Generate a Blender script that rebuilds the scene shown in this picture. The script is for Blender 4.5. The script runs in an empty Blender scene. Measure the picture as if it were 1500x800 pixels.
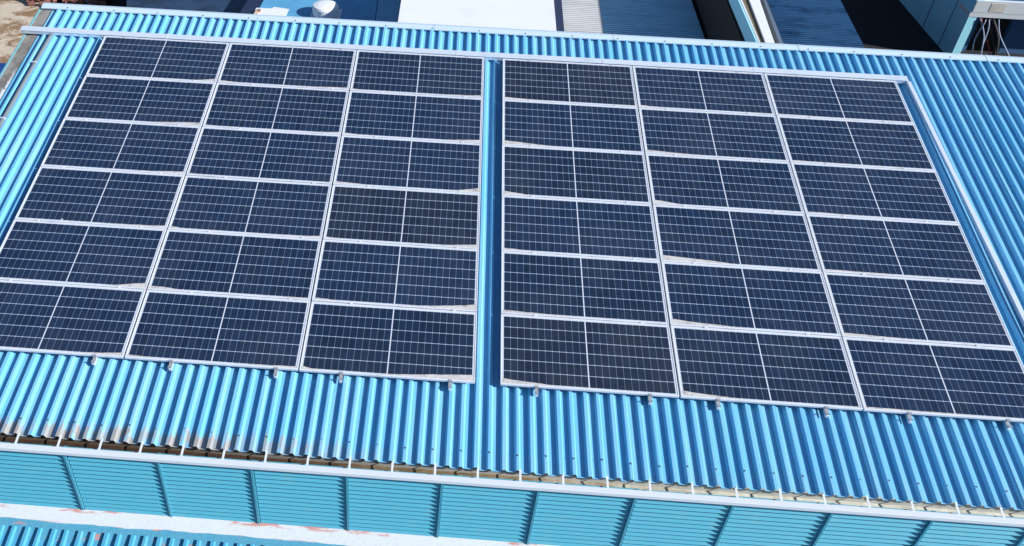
import bpy, bmesh, math, random
from mathutils import Matrix, Vector
random.seed(7)
R = math.radians
scene = bpy.context.scene
col = scene.collection

# ------------------------------------------------------------------ camera
Z0 = 5.0                      # height of the panel plane's origin above the ground
cam_d = bpy.data.cameras.new('camera')
cam = bpy.data.objects.new('camera', cam_d)
col.objects.link(cam)
cam_d.sensor_width = 36.0
cam_d.lens = 1306.76 / 1500 * 36
cam_d.shift_x = (750 - 593.96) / 1500
cam_d.clip_start = 0.1
cam_d.clip_end = 2000
# columns: right, up, back
cr = Vector((0.997111, 0.071277, 0.026241)); cd = Vector((0.066132, -0.644774, -0.761507)); cf = Vector((-0.037359, 0.761043, -0.647625))
mw = Matrix(((cr.x, -cd.x, -cf.x, 5.80964), (cr.y, -cd.y, -cf.y, -7.25358), (cr.z, -cd.z, -cf.z, 7.79155 + Z0), (0, 0, 0, 1)))
cam.matrix_world = mw
scene.camera = cam

# ------------------------------------------------------------------ light
SUN = Vector((.82, -.26, .49)).normalized()
elev = math.asin(SUN.z); az = math.atan2(SUN.x, SUN.y)
w = bpy.data.worlds.new("World"); scene.world = w; w.use_nodes = True
nt = w.node_tree
sky = nt.nodes.new('ShaderNodeTexSky'); sky.sky_type = 'NISHITA'; sky.sun_disc = False
sky.sun_elevation = elev; sky.sun_rotation = az; sky.air_density = 1.0; sky.dust_density = 0.6; sky.ozone_density = 5.0
bg = nt.nodes['Background']; bg.inputs[1].default_value = 0.078
nt.links.new(sky.outputs[0], bg.inputs[0])
sd = bpy.data.lights.new('sun', 'SUN'); sd.energy = 5.0; sd.angle = R(.53); sd.color = (1, .975, .935)
so = bpy.data.objects.new('sun', sd); col.objects.link(so)
so.rotation_euler = SUN.to_track_quat('Z', 'Y').to_euler(); so.location = (30, -12, 30)
scene.view_settings.view_transform = 'Standard'; scene.view_settings.look = 'None'
scene.view_settings.exposure = 0.55; scene.view_settings.gamma = 1; scene.view_settings.use_curve_mapping = False
scene.cycles.max_bounces = 6

# ------------------------------------------------------------------ materials
def mat(name, color, rough=.5, metal=0., spec=.5, build=None, coat=0.):
    m = bpy.data.materials.new(name); m.use_nodes = True
    n = m.node_tree; b = n.nodes['Principled BSDF']
    b.inputs['Base Color'].default_value = (*color, 1); b.inputs['Roughness'].default_value = rough
    b.inputs['Metallic'].default_value = metal; b.inputs['Specular IOR Level'].default_value = spec
    b.inputs['Coat Weight'].default_value = coat
    if build: build(n, b)
    return m
class NB:
    """small node-building helper"""
    def __init__(s, nt): s.nt = nt
    def coord(s, kind='Object'):
        return s.nt.nodes.new('ShaderNodeTexCoord').outputs[kind]
    def world(s): return s.nt.nodes.new('ShaderNodeNewGeometry').outputs['Position']
    def mapping(s, vec, scale=(1, 1, 1), loc=(0, 0, 0)):
        n = s.nt.nodes.new('ShaderNodeMapping'); s.nt.links.new(vec, n.inputs[0])
        n.inputs['Scale'].default_value = scale; n.inputs['Location'].default_value = loc; return n.outputs[0]
    def noise(s, vec, scale=5, detail=4, rough=.55, dist=0.):
        n = s.nt.nodes.new('ShaderNodeTexNoise'); s.nt.links.new(vec, n.inputs['Vector'])
        n.inputs['Scale'].default_value = scale; n.inputs['Detail'].default_value = detail
        n.inputs['Roughness'].default_value = rough; n.inputs['Distortion'].default_value = dist; return n.outputs['Fac']
    def math(s, op, a, b=None, clamp=False, c=None):
        n = s.nt.nodes.new('ShaderNodeMath'); n.operation = op; n.use_clamp = clamp
        for i, v in enumerate((a, b, c)):
            if v is None: continue
            if isinstance(v, (int, float)): n.inputs[i].default_value = v
            else: s.nt.links.new(v, n.inputs[i])
        return n.outputs[0]
    def sep(s, vec):
        n = s.nt.nodes.new('ShaderNodeSeparateXYZ'); s.nt.links.new(vec, n.inputs[0]); return n.outputs
    def ramp(s, fac, a, b):
        n = s.nt.nodes.new('ShaderNodeMapRange'); s.nt.links.new(fac, n.inputs[0])
        n.inputs[1].default_value = a; n.inputs[2].default_value = b; n.interpolation_type = 'SMOOTHSTEP'; return n.outputs[0]
    def mix(s, fac, a, b):
        n = s.nt.nodes.new('ShaderNodeMix'); n.data_type = 'RGBA'
        if isinstance(fac, (int, float)): n.inputs[0].default_value = fac
        else: s.nt.links.new(fac, n.inputs[0])
        for i, v in ((6, a), (7, b)):
            if isinstance(v, tuple): n.inputs[i].default_value = (*v, 1)
            else: s.nt.links.new(v, n.inputs[i])
        return n.outputs[2]
    def bump(s, h, strength=.3, dist=.01):
        n = s.nt.nodes.new('ShaderNodeBump'); s.nt.links.new(h, n.inputs['Height'])
        n.inputs['Strength'].default_value = strength; n.inputs['Distance'].default_value = dist; return n.outputs[0]
    def link(s, a, b): s.nt.links.new(a, b)

BLUE = (.160, .462, .70)
def b_roof(nt, b):
    k = NB(nt); P = k.coord(); x, y, z = k.sep(P)
    streak = k.noise(k.mapping(P, (9, .5, 1)), 1.0, 4)
    patch = k.noise(k.mapping(P, (.6, .35, 1)), 1.0, 5)
    fine = k.noise(P, 60, 3, .7)
    # each sheet (five ribs wide) has weathered a little differently
    wn = nt.nodes.new('ShaderNodeTexWhiteNoise'); wn.noise_dimensions = '1D'
    k.link(k.math('FLOOR', k.math('DIVIDE', k.math('ADD', x, .3), .79)), wn.inputs['W'])
    c = k.mix(k.ramp(streak, .35, .75), (BLUE[0]*.8, BLUE[1]*.93, BLUE[2]*.97), (BLUE[0]*1.35, BLUE[1]*1.08, BLUE[2]*1.01))
    c = k.mix(k.math('MULTIPLY', k.ramp(patch, .45, .75), .3), c, (.20, .50, .68))
    c = k.mix(k.math('MULTIPLY', wn.outputs['Value'], .22), c, (.22, .48, .72))
    drip = k.noise(k.mapping(P, (26, .8, 1)), 1.0, 5, .65)
    c = k.mix(k.math('MULTIPLY', k.ramp(drip, .55, .8), .30), c, (.30, .48, .60))
    lap = k.math('FRACT', k.math('DIVIDE', k.math('ADD', x, .3), .79))
    c = k.mix(k.math('MULTIPLY', k.math('LESS_THAN', lap, .011), .55), c, (.03, .12, .24))
    # sun-bleached, dusty flecks
    c = k.mix(k.math('MULTIPLY', k.ramp(fine, .62, .8), .25), c, (.38, .52, .62))
    # grey-tan silt worn on the sheet ends near the eave, strongest on the left
    edge = k.math('ADD', y, k.math('MULTIPLY', k.noise(k.mapping(P, (22, 2.5, 1)), 1.0, 5, .7), -.55))
    em = k.math('SUBTRACT', 1.0, k.ramp(edge, -1.22, -1.12))
    fall = k.math('SUBTRACT', 1.0, k.ramp(x, 3.2, 6.0))
    sp = k.math('MULTIPLY', k.ramp(k.noise(k.mapping(P, (13, 4, 1)), 1.0, 5), .36, .5), k.ramp(k.noise(k.mapping(P, (1.7, .1, 1)), 1.0, 3), .30, .5))
    em = k.math('MULTIPLY', k.math('MULTIPLY', em, sp), k.math('ADD', k.math('MULTIPLY', fall, .9), .08))
    c = k.mix(em, c, k.mix(fine, (.25, .245, .235), (.36, .355, .345)))
    k.link(c, b.inputs['Base Color'])
    k.link(k.bump(k.noise(k.mapping(P, (14, 1.2, 1)), 1.0, 3), .12, .01), b.inputs['Normal'])
    k.link(k.math('ADD', k.math('MULTIPLY', fine, .25), .30), b.inputs['Roughness'])
M_roof = mat('roof_paint', BLUE, .4, build=b_roof)
M_screw = mat('screw_steel', (.10, .10, .11), .5, .4)

def b_dirty(base, dirt_or_shade, amt=.5, sc=3.0, lo=.5, hi=.75, bump=.0):
    def f(nt, b):
        k = NB(nt); P = k.world()
        n1 = k.noise(P, sc, 6, .6); n2 = k.noise(P, sc * 9, 4, .7)
        c = k.mix(k.math('MULTIPLY', k.ramp(n1, lo, hi), amt), base, dirt_or_shade)
        c = k.mix(k.math('MULTIPLY', k.ramp(n2, .55, .8), amt * .6), c, dirt_or_shade)
        k.link(c, b.inputs['Base Color'])
        if bump: k.link(k.bump(n2, bump, .01), b.inputs['Normal'])
    return f
M_cap = mat('cap_paint', (.58, .66, .78), .42, build=b_dirty((.47, .595, .72), (.30, .31, .34), .25, 1.5, .62, .8))
M_alu = mat('aluminium', (.75, .77, .82), .4, .0, build=b_dirty((.60, .64, .71), (.40, .41, .44), .5, 4))
M_alu2 = mat('galvanised_tray', (.66, .68, .72), .42, .25, build=b_dirty((.64, .72, .82), (.45, .50, .57), .5, 2))
def b_dust(nt, b):
    b_dirty((.52, .505, .50), (.40, .385, .375), .6, 14, .45, .7)(nt, b)
    k = NB(nt); P = k.world(); f = k.noise(P, 55, 5, .75); g = k.noise(P, 9, 4, .6)
    a = k.math('SUBTRACT', k.math('ADD', k.math('MULTIPLY', g, .9), k.math('MULTIPLY', f, .9)), .0)
    k.link(k.math('ADD', k.math('MULTIPLY', k.ramp(a, .62, .95), .65), .35), b.inputs['Alpha'])
M_dust = mat('dust_deposit', (.52, .47, .42), .9, build=b_dust)
M_clamp = mat('clamp_metal', (.36, .37, .40), .45, .3)
M_dust0 = mat('dust_plain', (.52, .47, .42), .9, build=b_dirty((.54, .51, .495), (.42, .385, .36), .6, 14, .45, .7))
M_white = mat('white_paint', (.66, .70, .76), .5, build=b_dirty((.60, .645, .69), (.42, .42, .42), .3, 3, .6, .8))
def b_sill(nt, b):
    k = NB(nt); P = k.world(); x, y, z = k.sep(P)
    n = k.noise(k.mapping(P, (1.6, 6, 6)), 1.0, 7, .65)
    f = k.noise(P, 22, 5, .7)
    c = k.mix(k.math('MULTIPLY', k.ramp(f, .5, .75), .4), (.64, .69, .74), (.46, .45, .45))
    ed = k.math('MAXIMUM', k.math('SUBTRACT', 1., k.ramp(k.math('SUBTRACT', y, -1.415), 0., .06)), k.math('MULTIPLY', k.ramp(y, -1.25, -1.215), .8))
    c = k.mix(k.math('MULTIPLY', ed, k.ramp(n, .52, .6)), c, (.55, .20, .15))
    k.link(c, b.inputs['Base Color']); k.link(k.bump(f, .35, .01), b.inputs['Normal'])
M_sill = mat('sill_paint', (.78, .8, .84), .7, build=b_sill)
TEAL = (.070, .30, .45)
def b_teal(nt, b):
    k = NB(nt); P = k.world()
    n = k.noise(k.mapping(P, (1.3, 4, 4)), 1.0, 7, .65); f = k.noise(P, 30, 5, .7)
    c = k.mix(k.math('MULTIPLY', k.ramp(f, .45, .7), .4), TEAL, (.16, .36, .42))
    c = k.mix(k.ramp(n, .575, .61), c, (.52, .22, .17))
    c = k.mix(k.ramp(n, .30, .26), c, (.55, .60, .65))
    k.link(c, b.inputs['Base Color']); k.link(k.bump(f, .5, .012), b.inputs['Normal'])
M_flash = mat('teal_flashing_paint', TEAL, .6, build=b_teal)
M_louv = mat('louvre_paint', (.07, .33, .44), .5, build=b_dirty((.068, .335, .46), (.11, .35, .43), .6, 5))
M_mull = mat('mullion_paint', (.045, .26, .35), .5, build=b_dirty((.05, .26, .36), (.10, .30, .38), .5, 8))
M_lroof = mat('lower_roof_paint', (.06, .38, .55), .4, build=b_dirty((.07, .33, .52), (.14, .36, .48), .6, 6))
def b_gut(nt, b):
    k = NB(nt); P = k.world(); x, y, z = k.sep(P)
    n = k.noise(k.mapping(P, (3, 6, 6)), 1.0, 6, .65); n2 = k.noise(k.mapping(P, (9, 20, 20)), 1.0, 5, .7)
    t = k.math('ADD', x, k.math('MULTIPLY', k.math('SUBTRACT', n, .5), 5.0))
    c = k.mix(k.ramp(t, 3.2, 7.6), (.040, .018, .009), (.22, .155, .08))
    c = k.mix(k.ramp(t, 6.4, 9.6), c, (.52, .50, .43))
    c = k.mix(k.math('MULTIPLY', k.ramp(n2, .55, .75), .6), c, (.10, .045, .02))
    c = k.mix(k.math('MULTIPLY', k.ramp(n2, .42, .3), k.ramp(x, 4.0, 7.0)), c, (.55, .50, .30))
    k.link(c, b.inputs['Base Color']); k.link(k.bump(n2, .4, .01), b.inputs['Normal'])
M_gut = mat('gutter_silt', (.3, .25, .2), .8, build=b_gut)
def b_gutw(nt, b):
    k = NB(nt); P = k.world(); x, y, z = k.sep(P)
    n2 = k.noise(k.mapping(P, (7, 16, 16)), 1.0, 5, .7)
    c = k.mix(k.ramp(x, 2.0, 8.0), (.13, .10, .07), (.50, .52, .49))
    c = k.mix(k.math('MULTIPLY', k.ramp(n2, .5, .75), .5), c, (.24, .20, .15))
    k.link(c, b.inputs['Base Color'])
M_gutw = mat('gutter_wall_metal', (.5, .5, .48), .7, build=b_gutw)
def b_verge(nt, b):
    k = NB(nt); P = k.coord(); x, y, z = k.sep(P)
    n1 = k.noise(P, 5, 6, .65); n2 = k.noise(k.mapping(P, (10, 5, 1)), 1.0, 5, .7)
    c = k.mix(k.ramp(n1, .35, .7), (.27, .255, .235), (.13, .12, .11))
    e = k.math('ADD', x, k.math('MULTIPLY', k.math('SUBTRACT', n2, .5), .22))
    c = k.mix(k.math('MULTIPLY', k.ramp(e, -1.255, -1.245), k.ramp(y, 5.6, 5.0)), c, (.62, .66, .72))
    k.link(c, b.inputs['Base Color']); k.link(k.bump(n2, .4, .01), b.inputs['Normal'])
M_verge = mat('verge_stained', (.2, .2, .19), .85, build=b_verge)
M_vlip = mat('verge_lip', (.12, .35, .40), .6, build=b_dirty((.14, .34, .38), (.3, .4, .42), .5, 8))
M_wall = mat('plaster', (.55, .54, .50), .8, build=b_dirty((.55, .54, .50), (.35, .33, .30), .5, 2))

MW, MH = 2.094, 1.046
def b_cells(tint):
    def f(nt, b):
        k = NB(nt); P = k.coord(); x, y, z = k.sep(P)
        def cellv(v, off, pitch, wd):           # 1 on the grid line, 0 inside the cell
            fr = k.math('FRACT', k.math('DIVIDE', k.math('SUBTRACT', v, off), pitch))
            d = k.math('MULTIPLY', k.math('ABSOLUTE', k.math('SUBTRACT', fr, .5)), 2.0)   # 1 at line
            return k.ramp(d, 1 - wd / pitch * 1.5, 1 - wd / pitch * .6), d
        cxp = (MW - .07) / 24; cyp = (MH - .064) / 6
        gx, dx = cellv(x, .035, cxp, .0040); gy, dy = cellv(y, .032, cyp, .0062)
        # bright centre bus between both halves
        cb = k.math('SUBTRACT', 1., k.ramp(k.math('ABSOLUTE', k.math('SUBTRACT', x, MW / 2)), .0055, .0085))
        # chamfered corners -> little pale diamonds
        dia = k.ramp(k.math('ADD', k.math('MULTIPLY', k.math('SUBTRACT', 1., dx), cxp / 2), k.math('MULTIPLY', k.math('SUBTRACT', 1., dy), cyp / 2)), .012, .007)
        rnd = nt.nodes.new('ShaderNodeObjectInfo').outputs['Random']
        # every cell slightly different in tone
        wn = nt.nodes.new('ShaderNodeTexWhiteNoise'); wn.noise_dimensions = '4D'
        cv = nt.nodes.new('ShaderNodeCombineXYZ')
        k.link(k.math('FLOOR', k.math('DIVIDE', k.math('SUBTRACT', x, .035), cxp)), cv.inputs[0])
        k.link(k.math('FLOOR', k.math('DIVIDE', k.math('SUBTRACT', y, .032), cyp)), cv.inputs[1])
        k.link(cv.outputs[0], wn.inputs['Vector']); k.link(k.math('MULTIPLY', rnd, 31.0), wn.inputs['W'])
        base = k.mix(wn.outputs['Value'], tuple(t * .82 for t in tint), tuple(t * 1.24 for t in tint))
        base = k.mix(k.math('MULTIPLY', rnd, .35), base, tuple(t * 1.25 + .002 for t in tint))
        # thin film of settled dust, cloudy
        wc = k.world()
        du = k.noise(wc, 1.1, 6, .65); fi = k.noise(wc, 25, 4, .7)
        base = k.mix(k.math('ADD', k.math('MULTIPLY', k.ramp(du, .35, .8), .035), k.math('MULTIPLY', k.ramp(fi, .5, .8), .015)), base, (.40, .38, .36))
        c = k.mix(k.math('MULTIPLY', gx, .50), base, (.26, .34, .47))
        c = k.mix(k.math('MULTIPLY', gy, .85), c, (.43, .54, .68))
        c = k.mix(k.math('MULTIPLY', dia, .8), c, (.42, .50, .66))
        c = k.mix(cb, c, (.55, .60, .70))
        # white margin around the cell field
        mx = k.math('MAXIMUM', k.ramp(k.math('ABSOLUTE', k.math('SUBTRACT', x, MW / 2)), MW / 2 - .036, MW / 2 - .034),
                    k.ramp(k.math('ABSOLUTE', k.math('SUBTRACT', y, MH / 2)), MH / 2 - .033, MH / 2 - .031))
        c = k.mix(mx, c, (.52, .56, .64))
        # rain runs in the dust and a few bird droppings
        run = k.noise(k.mapping(P, (30, 1.5, 1)), 1.0, 4, .6)
        c = k.mix(k.math('MULTIPLY', k.math('MULTIPLY', k.ramp(run, .5, .75), k.ramp(y, .5, .0)), .05), c, (.42, .41, .40))
        vo = nt.nodes.new('ShaderNodeTexVoronoi'); vo.inputs['Scale'].default_value = .75; k.link(wc, vo.inputs['Vector'])
        c = k.mix(k.ramp(k.math('ADD', vo.outputs['Distance'], k.math('MULTIPLY', fi, .012)), .026, .020), c, (.62, .61, .58))
        k.link(c, b.inputs['Base Color'])
        k.link(k.math('ADD', k.math('MULTIPLY', fi, .12), .10), b.inputs['Roughness'])
    return f
M_cell = mat('cells_navy', (.01, .02, .06), .15, build=b_cells((.0085, .0210, .052)))
M_cellb = mat('cells_charcoal', (.02, .02, .03), .15, build=b_cells((.0120, .0190, .040)))
M_celld = mat('cells_slate', (.01, .02, .04), .15, build=b_cells((.0088, .0200, .046)))

# ------------------------------------------------------------------ mesh helpers
SL = R(9.5)
ROOF = Matrix.Translation((0, 0, Z0)) @ Matrix.Rotation(SL, 4, 'X')     # local (u, v, n) -> world
def rp(u, v, n): return ROOF @ Vector((u, v, n))

class MB:
    def __init__(s): s.v = []; s.f = []
    def poly(s, pts):
        i = len(s.v); s.v += [tuple(p) for p in pts]; s.f.append(list(range(i, i + len(pts)))); return s
    def box(s, a, b, top=None):
        x0, y0, z0 = a; x1, y1, z1 = b
        return s.hexa([(x0, y0, z0), (x1, y0, z0), (x1, y1, z0), (x0, y1, z0), (x0, y0, z1), (x1, y0, z1), (x1, y1, z1), (x0, y1, z1)])
    def hexa(s, p):
        i = len(s.v); s.v += [tuple(q) for q in p]
        for f in ((3, 2, 1, 0), (4, 5, 6, 7), (0, 1, 5, 4), (1, 2, 6, 5), (2, 3, 7, 6), (3, 0, 4, 7)): s.f.append([i + j for j in f])
        return s
    def prism(s, quad, z0, z1):
        """quad: 4 (x,y) corners counter-clockwise"""
        return s.hexa([(*q, z0) for q in quad] + [(*q, z1) for q in quad])
    def tube(s, pts, r, seg=8):
        pts = [Vector(p) for p in pts]; n = len(pts); i0 = len(s.v)
        for j, p in enumerate(pts):
            t = (pts[min(j + 1, n - 1)] - pts[max(j - 1, 0)]).normalized()
            a = t.cross(Vector((0, 0, 1)) if abs(t.z) < .9 else Vector((1, 0, 0))).normalized(); c = t.cross(a)
            for q in range(seg):
                an = 2 * math.pi * q / seg; s.v.append(tuple(p + (a * math.cos(an) + c * math.sin(an)) * r))
        for j in range(n - 1):
            for q in range(seg):
                s.f.append([i0 + j * seg + q, i0 + j * seg + (q + 1) % seg, i0 + (j + 1) * seg + (q + 1) % seg, i0 + (j + 1) * seg + q])
        s.f.append([i0 + q for q in range(seg)][::-1]); s.f.append([i0 + (n - 1) * seg + q for q in range(seg)])
        return s
    def build(s, name, m, parent=None, bevel=0, smooth=False):
        me = bpy.data.meshes.new(name); me.from_pydata(s.v, [], s.f)
        bm = bmesh.new(); bm.from_mesh(me); bmesh.ops.recalc_face_normals(bm, faces=bm.faces)
        if bevel: bmesh.ops.bevel(bm, geom=bm.edges[:], offset=bevel, segments=2, affect='EDGES', profile=.5)
        bm.to_mesh(me); bm.free()
        me.materials.append(m)
        if smooth:
            for p in me.polygons: p.use_smooth = True
        o = bpy.data.objects.new(name, me); col.objects.link(o)
        if parent: o.parent = parent
        return o
def empty(name, label, cat, M=None, group=None):
    o = bpy.data.objects.new(name, None); col.objects.link(o); o.empty_display_size = .3
    if M is not None: o.matrix_world = M
    return tag(o, label, cat, group)
def tag(o, label, cat, group=None):
    o['label'] = label; o['category'] = cat
    if group: o['group'] = group
    return o
def struct(o): o['kind'] = 'structure'; return o
def copy_tree(o, parent=None):
    c = o.copy(); col.objects.link(c); c.parent = parent
    for ch in list(o.children): copy_tree(ch, c)
    return c

# ------------------------------------------------------------------ ground
def b_ground(nt, b):
    k = NB(nt); P = k.world()
    a = k.noise(P, .9, 7, .68, .9); c_ = k.noise(P, 2.6, 6, .7); f = k.noise(P, 14, 5, .75)
    c = k.mix(k.ramp(a, .47, .56), (.66, .56, .44), (.30, .18, .09))
    c = k.mix(k.math('MULTIPLY', k.ramp(c_, .48, .62), .7), c, (.70, .62, .50))
    c = k.mix(k.math('MULTIPLY', k.ramp(f, .52, .7), .5), c, (.22, .14, .09))
    k.link(c, b.inputs['Base Color']); k.link(k.bump(k.math('ADD', c_, f), .8, .15), b.inputs['Normal'])
M_ground = mat('sandy_ground', (.5, .4, .3), .95, build=b_ground)
struct(MB().poly([(-300, -300, 0), (300, -300, 0), (300, 400, 0), (-300, 400, 0)]).build('ground', M_ground))
M_yard = mat('shade_dark_yard', (.010, .010, .012), .95, build=b_dirty((.008, .008, .010), (.022, .017, .014), .6, 1.5))  # near-black stands in for ground in deep shade between buildings
struct(MB().poly([(-4.6, 8, .006), (40, 8, .006), (40, 45, .006), (-14, 45, .006), (-7.95, 20.4, .006), (-5.0, 20.2, .006)]).build('shade_yard_sheet', M_yard))

# ------------------------------------------------------------------ main building
bld = empty('industrial_building', 'large building whose blue corrugated metal roof carries the solar panels', 'building', Matrix.Translation((0, 0, 0)))
def in_roof(o):
    """the mesh is in (u,v,n) roof coordinates"""
    o.matrix_world = ROOF; return o
U0, U1 = -1.20, 19.0; V0, V1 = -1.075, 7.22
PITCH = .158; RT = -.08; PN = -.127      # rib top, pan level
def rib_sheet(u0, u1, v0, v1, phase, jag=.006, vs=7, pitch=PITCH, rt=RT, pn=PN, flank=.020, top=.034, thick=.0015, skip=None):
    rnd = random.Random(3); mb = MB(); prof = []
    k = math.ceil((u0 - phase) / pitch); prof.append((u0, pn)); cuts = []
    alt = 0
    while True:
        c = phase + k * pitch
        if c + pitch * .5 > u1: break
        j = (.0045 if k % 2 else -.0045) + rnd.uniform(-.002, .002)
        t = top + (.004 if k % 2 else -.003); dz = rnd.uniform(-.002, .002)
        prof += [(c - t / 2 - flank + j, pn), (c - t / 2 + j, rt + dz), (c + t / 2 + j, rt + dz), (c + t / 2 + flank + j, pn)]
        k += 1
    prof.append((u1, pn))
    offs = [rnd.uniform(-jag, jag) for _ in prof]
    rows = []
    for r in range(vs + 1):
        v = v0 + (v1 - v0) * r / vs
        i0 = len(mb.v)
        for q, (u, n) in enumerate(prof):
            wob = .0012 * math.sin(v * 2.1 + u * 1.3) + rnd.uniform(-.0006, .0006)
            mb.v.append((u + wob, v + (offs[q // 4] if r == 0 else 0), n + .004 * math.sin(u * .9 + 1) * math.sin(v * .8)))
        rows.append(i0)
    m = len(prof)
    for a, b_ in zip(rows, rows[1:]):
        for q in range(m - 1): mb.f.append([a + q, a + q + 1, b_ + q + 1, b_ + q])
    return mb, prof
sheet, prof = rib_sheet(U0, U1, V0, V1, 5.25)
roof = in_roof(sheet.build('roof', M_roof, bld))
so_ = roof.modifiers.new('thickness', 'SOLIDIFY'); so_.thickness = .0015; so_.offset = -1
# screws in every second rib beside the eave
scr = MB()
def screw_mesh():
    mb = MB(); mb.tube([(0, 0, 0), (0, 0, .004)], .011, 8); mb.tube([(0, 0, .004), (0, 0, .013)], .0055, 6); return mb
s0 = None; kk = 0
ribs = [(prof[i][0] + prof[i + 3][0]) / 2 for i in range(1, len(prof) - 1, 4)]
for i, u in enumerate(ribs):
    if i % 2 or u > 13.2 or u < .2: continue
    if s0 is None:
        s0 = screw_mesh().build('roof_screw', M_screw, roof); o = s0
    else:
        o = s0.copy(); col.objects.link(o); o.parent = roof
    o.location = (u + random.uniform(-.004, .004), V0 + .20 + random.uniform(-.02, .02), RT - .001)
# ridge cap
rc = MB()
n_ = 60
for i in range(n_):
    ua = -1.38 + (U1 + 1.38) * i / n_; ub = -1.38 + (U1 + 1.38) * (i + 1) / n_
    def w_(u): return .004 * math.sin(u * 1.7) + .003 * math.sin(u * 4.3 + 1)
    A = []
    for u in (ua, ub):
        w0 = w_(u)
        A.append([(u, 7.135 + w0, RT - .012), (u, 7.135 + w0, RT + .006), (u, 7.235, RT + .022), (u, 7.31, RT - .004), (u, 7.33, RT - .16), (u, 7.30, RT - .16), (u, 7.29, RT - .02), (u, 7.235, RT + .004), (u, 7.145 + w0, RT - .012)])
    for q in range(9):
        q2 = (q + 1) % 9; rc.poly([A[0][q], A[1][q], A[1][q2], A[0][q2]])
capo = in_roof(rc.build('ridge_cap', M_cap, bld))
bmx = bmesh.new(); bmx.from_mesh(capo.data); bmesh.ops.remove_doubles(bmx, verts=bmx.verts, dist=.0001); bmesh.ops.recalc_face_normals(bmx, faces=bmx.faces); bmx.to_mesh(capo.data); bmx.free()
for i in range(22):
    o = s0.copy(); col.objects.link(o); o.parent = roof; o.location = (-.9 + i * .79 + random.uniform(-.02, .02), 7.165, RT + .0115)
# joint straps on the ridge cap
for u in (2.4, 5.45, 8.5, 11.6, 14.7):
    in_roof(MB().poly([(u, 7.132, RT + .0095), (u + .05, 7.132, RT + .0095), (u + .05, 7.235, RT + .0255), (u, 7.235, RT + .0255)]).poly([(u, 7.235, RT + .0255), (u + .05, 7.235, RT + .0255), (u + .05, 7.308, RT + .0005), (u, 7.308, RT + .0005)]).build('cap_joint', M_cap, bld))
# verge gutter on the left edge
vg = MB()
N = 44; rr = random.Random(5)
for i in range(N):
    va = V0 + (7.20 - V0) * i / N; vb = V0 + (7.20 - V0) * (i + 1) / N
    vg.poly([(-1.400, va, -.122), (-1.400, vb, -.122), (-1.203, vb, -.112), (-1.203, va, -.112)])
vgo = in_roof(vg.build('verge_trim', M_verge, bld))
in_roof(MB().box((-1.432, V0, -.26), (-1.402, 7.2, -.105)).build('verge_lip', M_vlip, bld))
# walls of the building (down to the ground)
def wl(name, a, b, m=M_wall): return MB().box(a, b).build(name, m, bld)
eave_z = Z0 - .30
wl('wall', (-1.34, 7.05, 0), (U1, 7.2, Z0 + .98))
g = MB()
g.hexa([(-1.36, -.95, 0), (-1.20, -.95, 0), (-1.20, 7.04, 0), (-1.36, 7.04, 0), (-1.36, -.95, Z0 - .34), (-1.20, -.95, Z0 - .34), (-1.20, 7.04, Z0 + .98), (-1.36, 7.04, Z0 + .98)])
g.build('wall', M_wall, bld)

# gutter
gut = bpy.data.objects.new('gutter', None); col.objects.link(gut); gut.parent = bld
GX0, GX1 = -1.3, 17.0
MB().poly([(GX0, -.995, eave_z - .04), (GX1, -.995, eave_z - .04), (GX1, -.995, eave_z - .165), (GX0, -.995, eave_z - .165)]).build('gutter_back', M_gutw, gut)
fl = MB(); ns = 220
gz = lambda x: eave_z - .113 - .0022 * max(0, min(x, 14))
for i in range(ns):
    xa = GX0 + (GX1 - GX0) * i / ns; xb = GX0 + (GX1 - GX0) * (i + 1) / ns
    h = lambda x, q: .004 * math.sin(x * 9 + q) + .003 * math.sin(x * 23 + 2 * q)
    ys = [-.996, -1.03, -1.07, -1.10]
    for q in range(3):
        fl.poly([(xa, ys[q], gz(xa) + h(xa, q)), (xb, ys[q], gz(xb) + h(xb, q)), (xb, ys[q + 1], gz(xb) + h(xb, q + 1)), (xa, ys[q + 1], gz(xa) + h(xa, q + 1))])
flo = fl.build('gutter_floor', M_gut, gut)
bmx = bmesh.new(); bmx.from_mesh(flo.data); bmesh.ops.remove_doubles(bmx, verts=bmx.verts, dist=.0001); bmesh.ops.recalc_face_normals(bmx, faces=bmx.faces); bmx.to_mesh(flo.data); bmx.free()
MB().box((GX0, -1.225, eave_z - .055), (GX1, -1.152, eave_z)).build('gutter_lip', M_white, gut, bevel=.004)
MB().box((GX0, -1.111, eave_z - .17), (GX1, -1.102, eave_z - .057)).build('gutter_front', M_gutw, gut)
sx = 1.18 - .4735 * 5
st0 = None
for i in range(38):
    x = sx + .4735 * i
    if x > GX1: break
    if st0 is None:
        st0 = MB().hexa([(-.012, -1.158, -.001), (.012, -1.158, -.001), (.012, -1.02, .030), (-.012, -1.02, .030), (-.012, -1.158, .003), (.012, -1.158, .003), (.012, -1.02, .034), (-.012, -1.02, .034)]).build('gutter_strap', M_white, gut); o = st0
    else:
        o = st0.copy(); col.objects.link(o); o.parent = gut
    o.location = (x + random.uniform(-.006, .006), 0, eave_z + .001); o.rotation_euler.z = random.uniform(-.004, .004)

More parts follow.
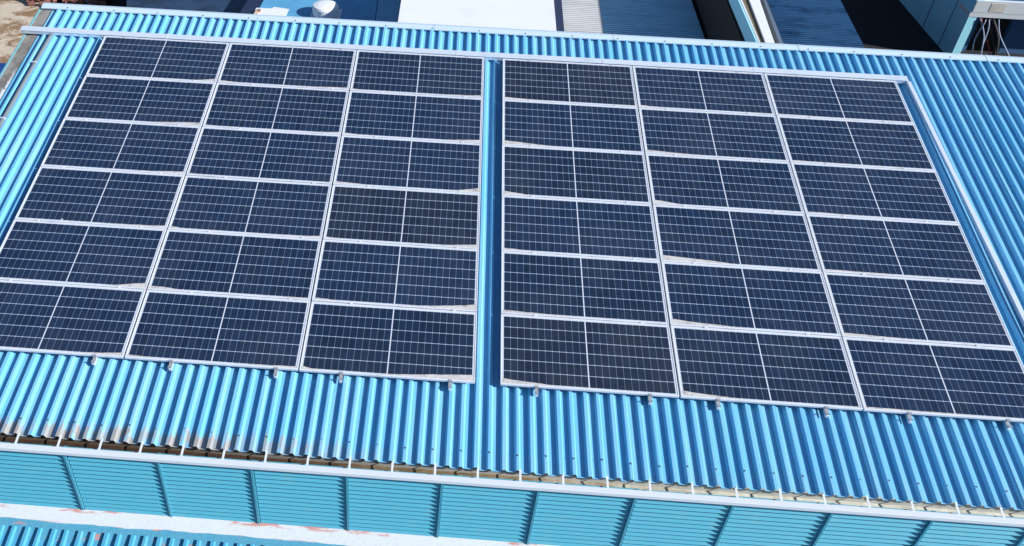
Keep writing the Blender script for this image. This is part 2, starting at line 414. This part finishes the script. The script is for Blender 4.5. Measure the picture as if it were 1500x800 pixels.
# louvred wall
LB = Z0 - 1.44; LT = eave_z - .03; MP = 1.0685; MX0 = 1.732 - 3 * MP
lv = bpy.data.objects.new('louvred_wall', None); col.objects.link(lv); lv.parent = bld
NS = 14; sp = (LT - LB) / NS
def louvre():
    mb = MB()
    for i in range(NS):
        zt = LT - i * sp
        # each blade: back top edge, bulging front, sharp lower lip
        mb.hexa([(0, -1.180, zt - sp - .002), (MP - .03, -1.180, zt - sp - .002), (MP - .03, -1.114, zt - .006), (0, -1.114, zt - .006),
                 (0, -1.186, zt - sp + .004), (MP - .03, -1.186, zt - sp + .004), (MP - .03, -1.120, zt + .001), (0, -1.120, zt + .001)])
    return mb
l0 = m0 = None
for i in range(17):
    x = MX0 + MP * i
    if l0 is None:
        l0 = louvre().build('louvre_panel', M_louv, lv); o = l0
        m0 = MB().box((-.016, -1.195, LB - .012), (.010, -1.114, LT + .004)).box((.010, -1.150, LB - .004), (.030, -1.114, LT + .002)).build('mullion', M_mull, lv); p = m0
    else:
        o = l0.copy(); p = m0.copy(); col.objects.link(o); col.objects.link(p); o.parent = lv; p.parent = lv
    dx = random.uniform(-.006, .006)
    o.location = (x + .012, random.uniform(-.003, .003), random.uniform(-.003, .003)); p.location = (x + dx, 0, 0); o.rotation_euler.y = random.uniform(-.0015, .0015)
MB().box((-1.33, -1.09, 0), (U1, -1.02, LT - .15)).build('wall', M_wall, bld)
# sill
sl = MB(); ns = 120; rr = random.Random(9)
MB().box((-1.4, -1.40, LB - .12), (U1, -1.10, LB - .008)).build('sill', M_sill, bld, bevel=.008)
# teal flashing (uneven hand-coated strip)
fs = MB(); prev = None; ns = 200
for i in range(ns + 1):
    x = -1.4 + 20 * i / ns
    e1 = -1.385 + .008 * math.sin(x * 2.3) + .006 * math.sin(x * 7.1 + 1) + rr.uniform(-.006, .006)
    cur = [(x, e1, LB - .003), (x, -1.42, LB - .012), (x, -1.60, LB - .055 + .004 * math.sin(x * 5)), (x, -1.62, LB - .10)]
    if prev:
        for q in range(3): fs.poly([prev[q], cur[q], cur[q + 1], prev[q + 1]])
    prev = cur
fs.build('flashing', M_flash, bld)
# lower lean-to roof with rib ends open against the flashing
LR = Matrix.Translation((0, -1.475, LB - .030)) @ Matrix.Rotation(R(11), 4, 'X')
ls, lp = rib_sheet(-1.4, 16.0, -4.0, 0.0, .05, jag=.004, vs=3, rt=.037, pn=-.004, flank=.016, top=.036)
lro = ls.build('lower_roof', M_lroof, bld); lro.matrix_world = LR
wl('wall', (-1.4, -5.35, 0), (16.0, -5.2, LB - .95))

# ------------------------------------------------------------------ solar panels
MG = .02; PW = MW + MG; PH = MH + .012; GAP = .3016
def make_frame():
    mb = MB(); f = .018; g = .013; t = .035
    mb.box((0, 0, -t), (MW, f, 0)); mb.box((0, MH - f, -t), (MW, MH, 0)); mb.box((0, f, -t), (g, MH - f, 0)); mb.box((MW - g, f, -t), (MW, MH - f, 0))
    return mb
def dust_poly(side, L, h, seed):
    """thin silt wedge on the glass along the lower frame; side -1 = thick at left end, 1 = right"""
    r = random.Random(seed); mb = MB(); n = 14; f = .0185
    up = []; ex = r.uniform(.8, 2.4); k1 = r.uniform(0, 6)
    for i in range(n + 1):
        s = i / n; x = s * L
        y = h * (1 - s) ** ex * (1 + .16 * math.sin(s * 7 + k1) * s) + .003 + r.uniform(-.003, .003) * (0 < i < n)
        up.append((x, y))
    for (xa, ya), (xb, yb) in zip(up, up[1:]):
        P = [(.0135 + xa, f, -.0022), (.0165 + xb, f, -.0022), (.0165 + xb, f + yb, -.0022), (.0165 + xa, f + ya, -.0022)]
        if side > 0: P = [(MW - p[0], p[1], p[2]) for p in P][::-1]
        mb.poly(P)
    return mb
rowname = ['top row', 'second row', 'third row', 'fourth row', 'fifth row', 'bottom row']
colname = ['left column of the left array', 'middle column of the left array', 'left array, column beside the central gap',
           'right array, column beside the central gap', 'middle column of the right array', 'right array, column beside the cable tray']
brown = {(3, 0): 'charcoal', (2, 3): 'charcoal', (3, 5): 'charcoal', (0, 2): None}
slate = {(2, 0), (3, 2), (3, 4), (4, 5), (2, 5)}
proto = None; frame_me = make_frame(); fobj = None; pr_ = random.Random(21)
glass_mesh = {}
for c in range(6):
    u = c * PW if c < 3 else 3 * PW - MG + GAP + (c - 3) * PW
    for r in range(6):
        v = (5 - r) * PH
        kind = 'charcoal' if (c, r) in brown and brown[(c, r)] else ('slate' if (c, r) in slate else 'navy')
        # dust: left array thick at the right end, right array at the left end
        side = 1 if c < 3 else -1
        L = pr_.uniform(.4, 1.4); h = pr_.uniform(.03, .09)
        if c == 1: h *= .45
        if c == 5: h *= .6; L = 1.9
        lab = {'navy': 'navy', 'charcoal': 'brownish charcoal', 'slate': 'slate blue'}[kind]
        colr = {'navy': M_cell, 'charcoal': M_cellb, 'slate': M_celld}[kind]
        T = ROOF @ Matrix.Translation((u + pr_.uniform(-.0015, .0015), v + pr_.uniform(-.0015, .0015), pr_.uniform(-.0015, .0015))) @ Matrix.Rotation(R(pr_.uniform(-.12, .12)), 4, 'X') @ Matrix.Rotation(R(pr_.uniform(-.06, .06)), 4, 'Y')
        t = empty('solar_panel', '%s solar panel, %s, %s' % (lab, rowname[r], colname[c]), 'solar panel', T, 'solar panels mounted on the blue roof')
        if fobj is None:
            fobj = frame_me.build('frame', M_alu, t, bevel=.001)
            o = fobj
        else:
            o = fobj.copy(); col.objects.link(o); o.parent = t
        if kind not in glass_mesh:
            g_ = MB().box((.0125, .0125, -.009), (MW - .0125, MH - .0125, -.0035)).build('glass', colr, t); glass_mesh[kind] = g_
        else:
            g_ = glass_mesh[kind].copy(); col.objects.link(g_); g_.parent = t
        dust_poly(side, L, h, c * 10 + r).build('dust_deposit', M_dust, t)
        if c in (1, 2) or (c == 0 and r == 5):
            dust_poly(-side if c else side, pr_.uniform(.35, .6), pr_.uniform(.02, .045), 99 + c * 10 + r).build('dust_deposit', M_dust, t) if c else None
        if c in (3, 4) and pr_.random() < .6:
            dust_poly(1, .5, .012, 199 + c * 10 + r).build('dust_deposit', M_dust, t)

# mounting rails with end clamps and mid clamps
rails = [.33, 1.75, 2.68, 3.95, 4.73, 6.03, 7.05, 8.38, 9.17, 10.42, 11.37, 12.49]
rail_lab = ['aluminium first rail from the left edge of the left array', 'aluminium second rail from the left edge of the left array', 'aluminium third rail from the left edge of the left array', 'aluminium third rail left of the blue gap', 'aluminium second rail left of the blue gap', 'aluminium rail nearest the blue gap on its left',
            'aluminium rail nearest the blue gap on its right', 'aluminium second rail right of the blue gap', 'aluminium third rail right of the blue gap', 'aluminium third rail from the right end of the right array', 'aluminium second rail from the right end of the right array', 'aluminium rail at the right end of the right array']
rt_ = None
for x, lab in zip(rails, rail_lab):
    if rt_ is None:
        rt_ = empty('mounting_rail', '', 'mounting rail', None, 'rails under the solar panels')
        MB().box((-.017, -.095, -.0795), (.017, 6.36, -.0365)).build('rail', M_alu2, rt_, bevel=.002)
        # end clamp: foot, riser and lip that bites on the frame
        ec = MB().box((-.021, -.040, -.0365), (.021, -.003, -.030)).box((-.021, -.012, -.030), (.021, -.003, .0015)).box((-.021, -.077, -.0355), (.021, -.041, -.029)).box((-.021, -.012, .0015), (.021, .010, .0055)).box((-.021, -.088, -.036), (.021, -.078, -.002))
        ec.build('end_clamp', M_clamp, rt_)
        tc = MB().box((-.021, 6.331, -.0365), (.021, 6.372, -.031)).box((-.021, 6.331, -.031), (.021, 6.340, .0015)).box((-.021, 6.318, .0015), (.021, 6.340, .0055))
        tc.build('end_clamp', M_clamp, rt_)
        mc0 = None
        for j in range(1, 6):
            y = j * PH - .006
            if mc0 is None:
                mc0 = MB().box((-.022, -.017, .0018), (.022, .017, .0042)).box((-.004, -.004, -.03), (.004, .004, .0018)).tube([(0, 0, .0048), (0, 0, .009)], .007, 6).build('mid_clamp', M_alu, rt_); q = mc0
            else:
                q = mc0.copy(); col.objects.link(q); q.parent = rt_
            q.location = (0, y, 0)
        t = rt_
    else:
        t = copy_tree(rt_)
    t.matrix_world = ROOF @ Matrix.Translation((x, 0, 0))
    t['label'] = lab

# cable trays
ct = empty('cable_tray', 'long galvanised cable tray running across the roof just above the top row', 'cable tray', ROOF, 'cable trays on the roof')
MB().box((-1.46, 6.378, -.078), (13.17, 6.492, -.018)).build('tray_body', M_alu2, ct, bevel=.003)
MB().box((-1.465, 6.372, -.0165), (13.17, 6.498, -.010)).build('tray_lid', M_alu2, ct, bevel=.002)
for u in (1.0, 3.4, 5.85, 8.25, 10.7): MB().box((u, 6.369, -.030), (u + .035, 6.501, -.0075)).build('lid_strap', M_alu2, ct)
c2 = empty('cable_tray', 'galvanised cable tray running down the roof along the right side of the panels', 'cable tray', ROOF, 'cable trays on the roof')
def slant(v): return 13.17 + (6.46 - v) * .017
h_ = []
for z in (-.078, -.028): h_ += [(slant(-.6) - .028, -.6, z), (slant(-.6) + .028, -.6, z), (slant(6.37) + .028, 6.376, z), (slant(6.37) - .028, 6.376, z)]
MB().hexa(h_).build('tray_body', M_alu2, c2, bevel=.003)
h_ = []
for z in (-.0265, -.020): h_ += [(slant(-.6) - .031, -.6, z), (slant(-.6) + .031, -.6, z), (slant(6.37) + .031, 6.371, z), (slant(6.37) - .031, 6.371, z)]
MB().hexa(h_).build('tray_lid', M_alu2, c2, bevel=.002)
# grey conduit lying in a pan at the left
M_cond = mat('conduit_grey', (.30, .29, .30), .55, build=b_dirty((.15, .18, .21), (.09, .10, .11), .5, 8))
cp = empty('conduit', 'thin grey conduit lying between ribs near the left roof edge', 'pipe', ROOF)
MB().tube([(-.945, 6.40, -.072), (-.95, 6.3, -.082), (-.962, 5, -.084), (-.97, 3, -.084), (-.97, .5, -.084)], .032, 12).build('conduit_pipe', M_cond, cp, smooth=True)
for v in (5.6, 4.2, 2.8, 1.4): MB().box((-1.004, v, -.118), (-.930, v + .022, -.050)).build('pipe_saddle', M_alu2, cp)

# ------------------------------------------------------------------ neighbours behind the ridge
def P2(z): return Z0 + z
def b_corr(base, scale, depth=1., dirt_or_shade=(.2, .2, .2), amt=.3, zt=None):
    """zt: height of the troughs, darkened to stand in for shade between ribs"""
    def f(nt, b):
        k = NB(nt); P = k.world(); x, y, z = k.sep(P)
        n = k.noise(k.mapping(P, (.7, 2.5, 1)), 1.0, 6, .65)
        c = k.mix(k.math('MULTIPLY', k.ramp(n, .45, .7), amt), base, dirt_or_shade)
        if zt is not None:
            c = k.mix(k.math('MULTIPLY', k.math('SUBTRACT', 1., k.ramp(z, zt + .006, zt + .022)), .75), c, tuple(d * .35 for d in dirt_or_shade))  # trough darkening stands in for shading between the ribs
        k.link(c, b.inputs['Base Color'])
    return f
def shed(name, label, cat, quad, z, m_roof, m_wall=None, thick=.12, corr=0, corr_h=.02, base=0., group=None, slope=0.):
    """quad = near-left, near-right, far-right, far-left (x,y); corr = pitch of ribs that run left to right"""
    t = empty(name, label, cat, Matrix.Translation((0, 0, 0)), group)
    (ax, ay), (bx, by), (cx, cy), (dx, dy) = quad
    if corr:
        mb = MB(); n = int((dy - ay) / corr * 2)
        i0 = None
        for i in range(n + 1):
            s = i / n; zz = P2(z) + (corr_h if i % 2 else 0)
            mb.v += [(ax + (dx - ax) * s, ay + (dy - ay) * s, zz), (bx + (cx - bx) * s, by + (cy - by) * s, zz + slope)]
            if i: j = len(mb.v); mb.f.append([j - 4, j - 3, j - 1, j - 2])
        r = mb.build('roof', m_roof, t)
        MB().prism(quad, P2(z) - thick, P2(z) - .004).build('roof_deck', m_wall or m_roof, t)
    else:
        r = MB().prism(quad, P2(z) - thick, P2(z)).build('roof', m_roof, t, bevel=.01)
    ins = [(ax + .05, ay + .05), (bx - .05, by + .05), (cx - .05, cy - .05), (dx + .05, dy - .05)]
    MB().prism(ins, base, P2(z) - thick - .002).build('wall', m_wall or M_wall, t)
    return t
M_navy = mat('shade_navy_roof', (.02, .045, .10), .6, build=b_dirty((.018, .045, .10), (.008, .016, .035), .8, 1.5, .4, .65))  # navy stands in for shade lying on this roof
M_bsheet = mat('shade_blue_sheet', (.06, .2, .4), .6, build=b_dirty((.10, .34, .56), (.07, .26, .46), .7, 1.2, .4, .7))  # blue puts skylit shade into the colour of a white roof
M_bsheet2 = mat('shade_blue_sheet_pale', (.1, .25, .45), .6, build=b_dirty((.13, .36, .56), (.11, .30, .48), .7, 1.2))  # paler blue, likewise coloured as skylit shade
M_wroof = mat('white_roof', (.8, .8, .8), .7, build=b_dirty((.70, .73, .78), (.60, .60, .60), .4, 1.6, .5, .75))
M_corr = mat('sunlit_zinc_sheet', (.45, .5, .55), .5, build=b_corr((.50, .52, .54), 1, dirt_or_shade=(.30, .33, .36), amt=.5, zt=2.756))  # sunlit copy of the ribbed sheet
M_corrb = mat('shaded_zinc_sheet', (.1, .24, .4), .5, build=b_corr((.40, .72, .88), 1, dirt_or_shade=(.26, .50, .68), amt=.8, zt=2.75))  # shaded copy of the ribbed sheet, skylight blue put into the colour
M_corrb2 = mat('shade_blue_streaked_sheet', (.1, .24, .4), .5, build=b_corr((.28, .58, .80), 1, dirt_or_shade=(.05, .17, .32), amt=.9, zt=2.80))  # dark blue base carries the roof's shade, with streaks on top
M_edge = mat('navy_edge', (.012, .02, .06), .6)
M_black = mat('shade_black', (.012, .012, .014), .9)  # black stands in for deep shade in gaps and recesses
M_lbwall = mat('shaded_pale_render', (.16, .33, .52), .8, build=b_dirty((.36, .78, .93), (.30, .70, .88), .5, .8))  # pale blue is skylit shade put into a white wall
M_bwall = mat('shaded_dark_render', (.05, .12, .24), .8, build=b_dirty((.03, .10, .23), (.02, .07, .17), .5, 1.2))  # dark blue puts the wall's shadow into its colour
M_olive = mat('mossy_concrete', (.12, .10, .06), .9, build=b_dirty((.15, .125, .075), (.08, .065, .04), .8, 5, .4, .65, .3))
M_rust = mat('cream_flashing', (.5, .36, .25), .8, build=b_dirty((.62, .46, .33), (.12, .05, .04), .8, 4, .4, .6))
M_brick = mat('red_clay', (.35, .10, .07), .85, build=b_dirty((.22, .09, .07), (.10, .05, .04), .7, 8))

shed('shed', 'low shed with a flat roof in shade-coloured navy behind the ridge at left', 'building', [(-1.47, 9.5), (-.60, 9.5), (.42, 30), (-7.9, 30)], -3.5, M_navy, M_black)
t = shed('shed', 'shed with a smooth sheet roof in shade-coloured blue and a round white vent', 'building', [(-.05, 9.5), (3.84, 9.5), (3.07, 28), (.64, 28)], -3.0, M_bsheet, M_black)
MB().prism([(.12, 15.2), (1.06, 15.2), (1.07, 16.62), (.62, 16.72), (.14, 16.6)], P2(-3) + .004, P2(-3) + .012).build('sunlit_patch', M_wroof, t)  # sunlit part of the roof laid on as a white sheet
MB().prism([(-.60, 9.5), (-.07, 9.5), (.60, 28), (.32, 28)], P2(-3.2), P2(-3.02)).build('eave_board', M_edge, t)
MB().prism([(.04, 14.5), (.18, 14.5), (.31, 16.4), (.20, 16.4)], P2(-3.02) + .004, P2(-2.94)).build('rusty_flashing', M_rust, t)
shed('shed', 'narrow strip of roof in paler shade-coloured blue against the white building', 'building', [(3.86, 9.5), (4.27, 9.5), (4.05, 28), (3.09, 28)], -2.98, M_bsheet2, M_black)
shed('white_building', 'building with a plain bright white roof just beyond the ridge', 'building', [(4.47, 9.5), (8.16, 9.5), (8.47, 26), (4.27, 26)], -1.5, M_wroof, M_wall, corr=.9, corr_h=.006)
t = shed('shed', 'shed with a ribbed sheet roof, its left end coloured sunlit white', 'building', [(8.45, 9.5), (12.06, 9.5), (12.58, 28), (8.91, 28)], -2.25, M_corrb, M_black, corr=.12, corr_h=.034)
# left end: sunlight put into a paler sheet, ending at the shadow edge
mb = MB()
for i in range(int(18.4 / .06)):
    s = i * .06; ya = 9.5 + s; za = P2(-2.25) + .006 + (.034 if i % 2 else 0)
    mb.v += [(8.45 + s * .0249, ya, za), (9.39 + s * .045, ya, za)]
    if i: j = len(mb.v); mb.f.append([j - 4, j - 3, j - 1, j - 2])
mb.build('sunlit_sheet', M_corr, t)
MB().prism([(12.23, 9.5), (12.32, 9.5), (13.66, 28), (12.76, 28)], P2(-2.75), P2(-2.52)).build('edge_flashing', M_edge, t)
MB().prism([(8.20, 9.5), (8.46, 9.5), (8.93, 28), (8.55, 28)], P2(-2.8), P2(-2.1)).build('dark_gap_strip', M_edge, t)  # navy strip stands in for the dark gap between the roofs
# parapet building: wall in shade-coloured pale blue, mossy gutter, white coping
pb = empty('parapet_building', 'narrow building with white parapets and a mossy channel between them', 'building', Matrix.Translation((0, 0, 0)))
def strip(a, b, c, d, z0, z1, name, m, par): return MB().prism([(a, 8.5), (b, 8.5), (d, 22), (c, 22)], P2(z0), P2(z1)).build(name, m, par)
strip(12.15, 12.19, 12.62, 12.66, -.93, -.585, 'fascia', M_lbwall, pb)
strip(12.193, 12.213, 12.663, 12.78, -.9, -.58, 'coping', M_white, pb)
strip(12.216, 12.28, 12.783, 13.17, -.9, -.64, 'channel', M_olive, pb)
strip(12.283, 12.41, 13.173, 13.63, -.9, -.60, 'parapet', M_wroof, pb)
MB().prism([(12.08, 8.55), (12.40, 8.55), (13.6, 21.9), (12.6, 21.9)], 0, P2(-.955)).build('wall', M_black, pb)
t = shed('shed', 'shed with a streaky ribbed roof in shade-coloured dark blue right of the parapets', 'building', [(13.76, 9.5), (15.74, 9.5), (17.38, 28), (15.23, 28)], -2.2, M_corrb2, M_black, corr=.12, corr_h=.034)
MB().prism([(12.93, 8.5), (13.04, 8.5), (14.06, 22), (14.02, 22)], P2(-1.5), P2(-1.2)).build('white_flashing', M_white, t)
# tall building on the right: left wall and recess in shade colours, white canopy
rb = empty('canopy_building', 'building at top right with shade-blue walls and a white canopy', 'building', Matrix.Translation((0, 0, 0)))
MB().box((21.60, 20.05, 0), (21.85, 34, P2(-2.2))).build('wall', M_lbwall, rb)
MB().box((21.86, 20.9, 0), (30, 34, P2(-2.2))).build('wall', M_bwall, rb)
MB().box((21.585, 20.04, P2(-3.56)), (30, 20.89, P2(-3.42))).build('canopy', M_white, rb)
MB().box((21.63, 20.035, P2(-3.418)), (30, 20.15, P2(-3.03))).build('canopy_parapet', M_white, rb, bevel=.01)
MB().box((22.10, 20.026, P2(-3.36)), (22.55, 20.034, P2(-3.10))).build('canopy_panel', M_wall, rb)
for z_, y_ in ((None, 22.34), (None, 20.98)): MB().box((21.588, y_, .01), (21.598, y_ + .02, P2(-2.2))).build('wall_joint', M_edge, rb)
MB().box((21.87, 20.70, 0), (22.35, 20.88, P2(-3.6))).build('pier', M_bwall, rb)
MB().box((23.4, 20.72, 0), (30, 20.88, P2(-3.6))).build('pier', M_bwall, rb)
MB().box((22.36, 20.86, 0), (23.39, 20.89, P2(-3.6))).build('dark_recess', M_black, rb)  # black panel stands in for the darkness of the recess
wr = empty('wire_bundle', 'pale wires hanging from under the white canopy at top right', 'wires', Matrix.Translation((0, 0, 0)))
M_wire = mat('wire_pale', (.35, .42, .60), .6); M_wire2 = mat('wire_red', (.35, .05, .05), .6); M_wire3 = mat('wire_black', (.01, .01, .012), .7)
for k_, (x0, x1, m_) in enumerate([(21.95, 22.75, M_wire), (22.15, 22.7, M_wire), (22.05, 22.3, M_wire), (22.5, 23.6, M_wire), (22.05, 22.95, M_wire2), (22.3, 23.05, M_wire3), (22.35, 23.2, M_wire3)]):
    pts = []
    for i in range(15):
        s = i / 14
        pts.append((x0 + (x1 - x0) * s + .06 * math.sin(s * 6 + k_), 20.02 - .05 * math.sin(s * 4 + k_), P2(-3.60) - s * 1.6))
    MB().tube(pts, .018 if m_ is not M_wire3 else .05, 6).build('wire', m_, wr, smooth=True)
# unseen block added further right to throw shade over the sheds
th = empty('added_shade_block', 'unseen tall grey block added right of the yard to shade the sheds', 'building', Matrix.Translation((0, 0, 0)))
MB().box((28.5, 6.5, 0), (34, 15, P2(8))).build('wall', M_wall, th)  # side of the added shade block
MB().box((28.3, 6.3, P2(8) + .003), (34.2, 15.2, P2(8.3))).build('roof', M_corrb, th)  # top of the added shade block

# round vent on the shade-blue shed
vt = empty('roof_vent', 'round white vent drum on the shade-blue shed roof', 'vent', Matrix.Translation((2.16, 16.35, P2(-3) + .001)))
mb = MB(); ns = 28
rings = [(.30, 0), (.30, .04), (.36, .06), (.37, .26), (.34, .31), (.20, .34), (.0, .35)]
for (r1, z1), (r2, z2) in zip(rings, rings[1:]):
    for q in range(ns):
        a, b_ = 2 * math.pi * q / ns, 2 * math.pi * (q + 1) / ns
        P = [(r1 * math.cos(a), r1 * math.sin(a), z1), (r1 * math.cos(b_), r1 * math.sin(b_), z1), (r2 * math.cos(b_), r2 * math.sin(b_), z2), (r2 * math.cos(a), r2 * math.sin(a), z2)]
        mb.poly(P if r2 > 0 else P[:3])
mb.build('drum', M_wroof, vt)
MB().box((-.42, -.42, 0), (.42, .42, .02)).build('vent_base', M_white, vt)

# clutter beyond the left end
bt = empty('blue_truck_body', 'dark blue metal container standing on the sand at the left edge', 'container', Matrix.Translation((-6.98, 9.75, 0)))
M_tarp = mat('deep_blue_metal', (.01, .05, .22), .6, build=b_dirty((.008, .045, .21), (.01, .03, .12), .5, 2))
mb = MB().box((-1.4, -2.6, .25), (1.42, 3.15, 1.80))
for i in range(14): mb.box((-1.38, -2.5 + i * .4, 1.803), (1.40, -2.35 + i * .4, 1.825))
mb.build('container_body', M_tarp, bt)
MB().box((-1.3, -2.4, 0), (1.3, 3.0, .248)).build('container_base', M_black, bt)
mb = MB(); rr = random.Random(4)
for i in range(260):
    x, y = rr.uniform(-1.4, 1.3), rr.gauss(0, .30); z = max(0, .25 - .3 * y * y) * rr.random() + .01
    a = rr.uniform(0, 3.14); ca, sa = math.cos(a), math.sin(a); q = [(-.11, -.05), (.11, -.05), (.11, .05), (-.11, .05)]
    mb.prism([(-7.2 + x + ca * p - sa * q_, 20.85 + y + sa * p + ca * q_) for p, q_ in q], z, z + .07)
o = mb.build('brick_rubble', M_brick); tag(o, 'heap of red clay brick rubble beyond the ridge at top left', 'rubble'); o['kind'] = 'stuff'
pp = MB().tube([(-6.55, 20.5, .10), (-5.9, 21.3, .28)], .06, 10).build('white_pipe', M_white); tag(pp, 'pale pipe lying at a slant in the dark yard at top left', 'pipe')
